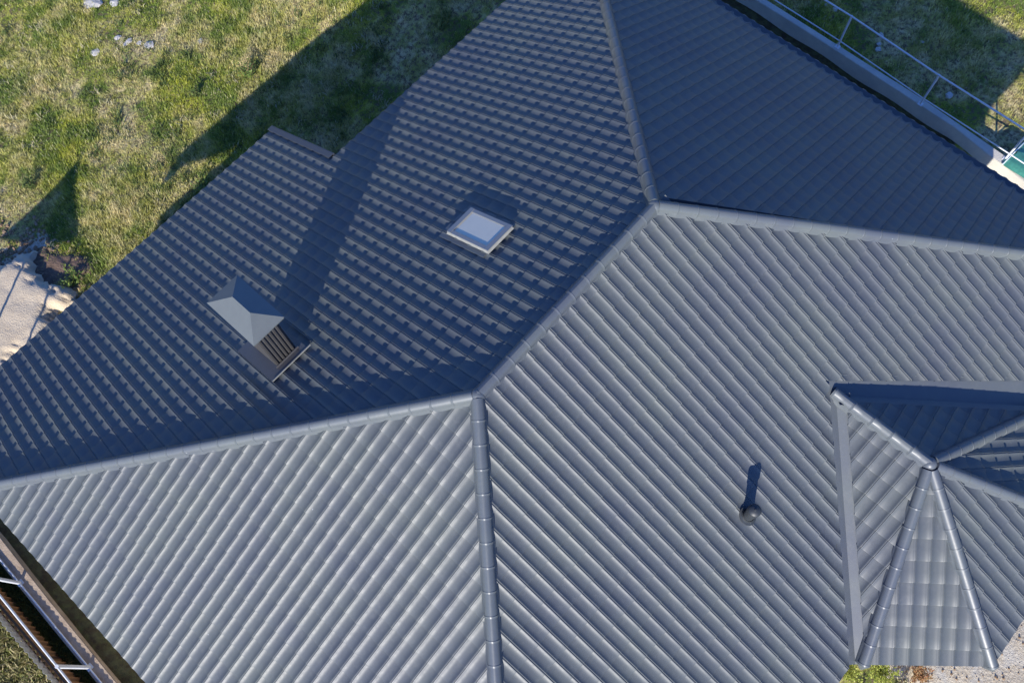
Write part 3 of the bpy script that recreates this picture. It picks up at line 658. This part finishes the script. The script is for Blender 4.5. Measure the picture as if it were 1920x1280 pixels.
# ------------------------------------------------------------------ vegetation
def blades(name, px, py, pz, n_per, lmin, lmax, wid, m, spread=0.05, lean=0.75, hs=None):
    """numpy tuft mesh: every tuft has n_per bent blades of two quads"""
    n = len(px); N = n * n_per
    bx = np.repeat(px, n_per) + NR.normal(0, spread, N); by = np.repeat(py, n_per) + NR.normal(0, spread, N); bz = np.repeat(pz, n_per)
    an = NR.uniform(0, 2 * math.pi, N); ln = NR.uniform(lmin, lmax, N) * np.repeat(NR.uniform(0.7, 1.25, n), n_per); le = NR.uniform(0.25, lean, N)
    if hs is not None: ln = ln * np.repeat(hs, n_per)
    dx, dy = np.cos(an), np.sin(an); wx, wy = -dy * wid, dx * wid
    ww = NR.uniform(0.6, 1.3, N)
    def pt(f, k):
        h = ln * f; out = h * le * f
        return np.stack([bx + dx * out + wx * k * ww, by + dy * out + wy * k * ww, bz - 0.01 + h * np.sqrt(np.clip(1 - (le * f) ** 2, 0.05, 1))], 1)
    V = np.stack([pt(0, 1), pt(0, -1), pt(0.55, -0.9), pt(0.55, 0.9), pt(1, 0.12)], 1).reshape(-1, 3)
    base = (np.arange(N) * 5)[:, None]
    quads = base + np.array([0, 1, 2, 3]); tris = base + np.array([3, 2, 4])
    me = bpy.data.meshes.new(name); me.vertices.add(len(V)); me.vertices.foreach_set('co', V.ravel())
    me.loops.add(N * 7); me.polygons.add(N * 2)
    li = np.concatenate([quads, tris], 1).ravel(); me.loops.foreach_set('vertex_index', li)
    st = np.stack([np.arange(N) * 7, np.arange(N) * 7 + 4], 1).ravel(); me.polygons.foreach_set('loop_start', st)
    me.materials.append(m); me.update(calc_edges=True); me.validate()
    o = bpy.data.objects.new(name, me); C.objects.link(o); return o
_ph = np.random.default_rng(5).uniform(0, 6.28, (14, 3))
def clump_noise(x, y):
    v = 0
    for i, (a, b, c) in enumerate(_ph):
        f = 0.9 * 1.35 ** i ** 0.95 if i else 0.9
        f = min(f, 14); v = v + np.sin(f * (x * math.cos(a) + y * math.sin(a)) + b + 1.2 * np.sin(0.6 * f * (x * math.sin(c) - y * math.cos(c)))) / (1 + 0.22 * i)
    return np.clip(0.5 + v / 7.5, 0, 1)
def lawn(name, x0, x1, y0, y1, dens, label, keep, lmin=0.03, lmax=0.12, per=5):
    n = int((x1 - x0) * (y1 - y0) * dens); x = NR.uniform(x0, x1, n); y = NR.uniform(y0, y1, n)
    k = keep(x, y) & (sand_mask(x, y) + NR.normal(0, 0.12, n) < 0.35) & (NR.uniform(0, 1, n) < 0.15 + 1.1 * clump_noise(x, y)); x, y = x[k], y[k]
    o = blades(name, x, y, terrain(x, y), per, lmin, lmax, 0.0055, M_blade, hs=0.5 + 1.5 * clump_noise(x, y) ** 2); tag(o, label, 'grass', kind='stuff'); return o
lawn('grass', -9, 12, 8.6, 22.0, 760, 'short patchy green and straw lawn beyond the terrace', lambda x, y: (y > 9.0 - 0.0 * x) & (x > -7.2) & (x + y * 0.9 > 4.2) & (x < 13.4))
lawn('grass', 14.1, 21, -8, 8, 420, 'short dull grass on the raised lawn behind the long railing', lambda x, y: (x > 14.1))
lawn('grass', -12, -8.45, -4, 12, 500, 'tangled grass outside the corrugated fence', lambda x, y: x < -8.42, lmax=0.2)
lawn('grass', -7.4, 1.8, -10.5, -6.2, 260, 'thin grass under the long south eave', lambda x, y: (y < -5.9), lmax=0.1)

def plant(name, x, y, n_st, h, r, ml, label, cat='weed', group=None, leafn=26, leaf=0.035, seed=1, z=None):
    x, y = gp(x, y)
    rr_ = random.Random(seed); z = float(terrain(x, y)) if z is None else z
    root = empty(name, (x, y, z)); tag(root, label, cat, group)
    st = MB(); lv = MB()
    for s in range(n_st):
        a = rr_.uniform(0, 6.283); le = rr_.uniform(0.2, 1.0) * r; hh_ = h * rr_.uniform(0.55, 1.0)
        p0 = Vector((rr_.uniform(-.03, .03), rr_.uniform(-.03, .03), -0.02)); p2 = Vector((math.cos(a) * le, math.sin(a) * le, hh_)); p1 = p0.lerp(p2, 0.5) + Vector((0, 0, 0.12 * hh_))
        st.tube(p0, p1, 0.005, 5, 0.004); st.tube(p1, p2, 0.004, 5, 0.002)
        for k in range(leafn // 2):
            t = rr_.uniform(0.15, 1.0); q = (p0.lerp(p1, t * 2) if t < 0.5 else p1.lerp(p2, t * 2 - 1))
            q = q + Vector((rr_.gauss(0, .03), rr_.gauss(0, .03), rr_.gauss(0, .02)))
            d = Vector((rr_.gauss(0, 1), rr_.gauss(0, 1), rr_.gauss(0.25, 0.5))).normalized(); u = d.cross(Vector((rr_.gauss(0, .4), rr_.gauss(0, .4), 1))).normalized()
            s_ = leaf * rr_.uniform(0.6, 1.4)
            lv.add([q, q + d * s_ * 0.9 + u * s_ * 0.45, q + d * s_ * 2.0, q + d * s_ * 0.9 - u * s_ * 0.45], [(0, 1, 2, 3)])
    st.build('stem', M_bark, root); lv.build('foliage', ml, root); return root
plant('weed_clump', 3.95, 12.55, 16, 0.55, 0.32, M_leaf_g, 'tall leafy weed at the edge of the eave shadow on the lawn', seed=3, leafn=40)
plant('weed_clump', 2.65, 13.2, 10, 0.30, 0.16, M_leaf_d, 'small dark weed tuft standing alone in the sunlit grass', seed=4, leafn=30)
plant('weed_clump', -1.95, 14.3, 14, 0.42, 0.28, M_leaf_d, 'dusky weed clump just above the dark triangular shade by the sand', seed=5, leafn=36)
plant('weed_clump', -2.9, 11.3, 18, 0.40, 0.36, M_leaf_g, 'bushy green weed beside the brown earth at the eave', seed=6, leafn=36)
plant('weed_clump', 0.9, 10.9, 16, 0.35, 0.30, M_leaf_g, 'bright green weed in the sunlit triangle beside the terrace roof', seed=7, leafn=36)
# border shrubs at the foot of the bay
plant('low_shrub', 2.0, -7.45, 22, 0.55, 0.38, M_leaf_y, 'lime green low shrub nearest the end of the valley gutter', 'shrub', seed=11, leafn=56, leaf=0.03)
plant('low_shrub', 2.42, -7.95, 30, 0.6, 0.45, M_leaf_y, 'bright lime shrub under the left half of the bay eave', 'shrub', seed=12, leafn=60, leaf=0.03)
plant('low_shrub', 2.35, -8.45, 18, 0.4, 0.35, M_leaf_p, 'straw coloured dry shrub in front of the lime shrub', 'shrub', seed=13, leafn=50, leaf=0.026)
plant('low_shrub', 2.84, -8.5, 22, 0.42, 0.30, M_leaf_r, 'russet red low shrub below the middle of the bay eave', 'shrub', seed=14, leafn=56, leaf=0.024)
plant('low_shrub', 1.75, -7.95, 14, 0.35, 0.3, M_leaf_p, 'pale dry plant at the bottom edge left of the lime shrubs', 'shrub', seed=15, leafn=44, leaf=0.024)
plant('low_shrub', 3.12, -8.42, 12, 0.3, 0.14, M_leaf_y, 'little lime tuft at the right end of the planting', 'shrub', seed=16, leafn=44, leaf=0.022)

def keep_pts(n, x0, x1, y0, y1, f):
    x = NR.uniform(x0, x1, n); y = NR.uniform(y0, y1, n); k = f(x, y); return x[k], y[k]
wx_, wy_ = keep_pts(620, -6.5, 9, 9.4, 21, lambda x, y: (x + 0.9 * y > 5) & (clump_noise(x * 0.7 + 9, y * 0.7) > 0.5) & (sand_mask(x, y) < 0.3))
tag(blades('rough_weeds', wx_, wy_, terrain(wx_, wy_), 26, 0.08, 0.22, 0.011, M_leaf_d, spread=0.075, lean=0.95), 'coarse darker weeds scattered through the sunlit lawn', 'weeds', kind='stuff')
wx_, wy_ = keep_pts(420, -6.5, 9, 9.4, 21, lambda x, y: (x + 0.9 * y > 5) & (clump_noise(x * 0.8 + 3, y * 0.8 + 5) > 0.52) & (sand_mask(x, y) < 0.3))
tag(blades('rough_weeds', wx_, wy_, terrain(wx_, wy_), 22, 0.06, 0.2, 0.010, M_leaf_p, spread=0.09, lean=0.98), 'dry straw coloured tufts scattered through the sunlit lawn', 'weeds', kind='stuff')
# undergrowth in the dark gap between wall and fence: nobody could count it
n = 5200; gx = NR.uniform(-8.28, -7.95, n); gy = NR.uniform(-4, 12, n)
ug = blades('undergrowth', gx, gy, np.full(n, WT - 0.7), 5, 0.06, 0.26, 0.011, M_leaf_d, spread=0.06)
tag(ug, 'dark weeds crowding the gap between tan wall and corrugated fence', 'undergrowth', kind='stuff')
n = 2600; gx = NR.uniform(-9.6, -8.45, n); gy = NR.uniform(1, 8, n)
ug = blades('ground_cover', gx, gy, terrain(gx, gy), 6, 0.06, 0.26, 0.012, M_cover, spread=0.09)
tag(ug, 'olive and straw ground cover outside the wavy fence', 'ground cover', kind='stuff')

# ------------------------------------------------------------------ sand bank, clods, rubble
from mathutils import noise as mn
def heap(name, cx, cy, rx, ry, h, m, label, rot=0.0, n=70, pw=1.0, cat='sand heap'):
    vs = []; fs = []; ca, sa = math.cos(rot), math.sin(rot)
    for i in range(n + 1):
        for j in range(n + 1):
            u, v = -1.25 + 2.5 * i / n, -1.25 + 2.5 * j / n
            rr_ = math.hypot(u, v) + 0.30 * (mn.noise(Vector((u * 2.6 + cx, v * 2.6, 1.0)))) + 0.14 * mn.noise(Vector((u * 8, v * 8 + cy, 4.0))) + 0.10 * mn.noise(Vector((u * 19, v * 19, 9.0)))
            e = max(0.0, 1 - rr_); zz = h * (1 - (1 - min(1, e * pw)) ** 3) + 0.016 * mn.noise(Vector((u * 5 + 3, v * 7, 7))) * min(1, e * 3) + 0.012 * mn.noise(Vector((u * 26, v * 26, 2))) * min(1, e * 4)
            x, y = u * rx, v * ry; vs.append((x * ca - y * sa, x * sa + y * ca, zz - 0.05 if e <= 0 else zz))
            
    for i in range(n):
        for j in range(n):
            a_ = i * (n + 1) + j; fs.append((a_, a_ + n + 1, a_ + n + 2, a_ + 1))
    o = build(name, vs, fs, m, smooth=False, loc=(cx, cy, 0.0)); o.data.polygons.foreach_set('use_smooth', [True] * len(fs))
    return tag(o, label, cat)
heap('sand_heap', -5.0, 12.6, 1.65, 2.2, 0.36, M_sand, 'pale sand heap with a ragged dark shadow near the left eave', rot=0.5, pw=2.6)
heap('earth_mound', -3.2, 12.35, 0.7, 1.15, 0.10, M_earth, 'brown crumbly earth mound between sand heap and grass', rot=0.9, pw=1.4, cat='earth mound')

def stone(name, x, y, s, m, label, group, flat=0.5, seed=0, z=None, cat='stone'):
    if x < 12: x, y = gp(x, y)
    rr_ = random.Random(seed); bm = bmesh.new(); bmesh.ops.create_icosphere(bm, subdivisions=2, radius=1)
    for v in bm.verts:
        k = 1 + 0.5 * mn.noise(v.co * 1.6 + Vector((seed, 0, 0))) + 0.12 * mn.noise(v.co * 4 + Vector((0, seed, 0))); v.co *= k
    sx, sy = rr_.uniform(0.8, 1.3), rr_.uniform(0.6, 1.0); a_ = rr_.uniform(0, 3.14)
    bm.transform(Matrix.Rotation(a_, 4, 'Z') @ Matrix.Diagonal((s * sx, s * sy, s * flat, 1)))
    me = bpy.data.meshes.new(name); bm.to_mesh(me); bm.free(); me.materials.append(m); o = bpy.data.objects.new(name, me); C.objects.link(o)
    o.location = (x, y, (float(terrain(x, y)) if z is None else z) + s * flat * 0.45); return tag(o, label, cat, group)
G1 = 'rubble pieces lying in the sunlit grass'
for i, (x, y, s, lb) in enumerate([(2.78, 17.9, .26, 'long pale concrete lump at the top edge of the lawn'), (3.2, 17.45, .17, 'grey white chunk beside the long concrete lump'), (2.55, 16.0, .13, 'dusty pink stone left of the white flake'),
        (2.47, 16.35, .08, 'small pink stone above the dusty pink one'), (2.74, 15.75, .07, 'tiny white pebble between pink stone and white flake'), (2.88, 15.5, .14, 'flat white flake of rubble, brightest in the sunlit grass'),
        (3.87, 14.53, .10, 'lone white crumb of rubble closest to the shadow edge'), (1.75, 16.45, .13, 'thin whitish sliver lying left of the other rubble')]):
    stone('rubble_stone', x, y, s, M_stone, lb, G1, 0.22, 20 + i)
G2 = 'pale stones in the shaded lawn behind the railing'
for i, (x, y, s, lb) in enumerate([(15.23, 1.93, .07, 'pale stone under the top rail near the upper edge'), (15.2, 2.2, .05, 'smallest pale stone beside the rail near the upper edge'), (15.27, 0.55, .085, 'pale stone at the head of the short row of three in the shade'),
        (15.03, 0.46, .06, 'middle stone of the short row of three in the shade'), (14.88, 0.38, .085, 'last stone of the short row of three in the shade'), (14.82, -1.72, .11, 'whitish stone behind the second railing post'), (15.75, -0.35, .05, 'tiny pale stone far out in the shade')]):
    stone('lawn_stone', x, y, s, M_stone, lb, G2, 0.5, 40 + i)
# loose clods and pebbles too many to count
def scatter(name, pts, smin, smax, m, label, cat, zo=None):
    mb = MB()
    for (x, y) in pts:
        s = R.uniform(smin, smax); z = float(terrain(x, y)) if zo is None else zo; a_ = R.uniform(0, 6)
        vs = []
        for k in range(5): vs.append((x + s * math.cos(a_ + k * 1.2566) * R.uniform(.7, 1.2), y + s * math.sin(a_ + k * 1.2566) * R.uniform(.7, 1.2), z - 0.01))
        vs2 = [(x + (v[0] - x) * 0.6, y + (v[1] - y) * 0.6, z + s * R.uniform(.5, .9)) for v in vs]
        mb.hexa(vs, vs2)
    return tag(mb.build(name, m), label, cat, kind='stuff')
scatter('loose_earth', [(R.gauss(-3.35, .42), R.gauss(12.4, .8)) for _ in range(1500)], 0.012, 0.07, M_clod, 'loose brown clods around the earth mound', 'loose earth')
scatter('gravel', [(R.uniform(2.4, 8.0), R.uniform(-12.5, -7.6)) for _ in range(1800)], 0.005, 0.018, M_sand, 'scattered pebbles on the sandy strip below the bay', 'gravel')
scatter('gravel', [(R.uniform(12.0, 13.5), R.uniform(-8, 2)) for _ in range(1500)], 0.012, 0.05, M_stone, 'coarse gravel at the foot of the grey wall', 'gravel')
scatter('dead_leaves', [(R.uniform(2.7, 6.0), R.uniform(-11.0, -8.0)) for _ in range(240)], 0.012, 0.04, M_clod, 'brown bits of leaf and bark on the pale sand', 'leaf litter')
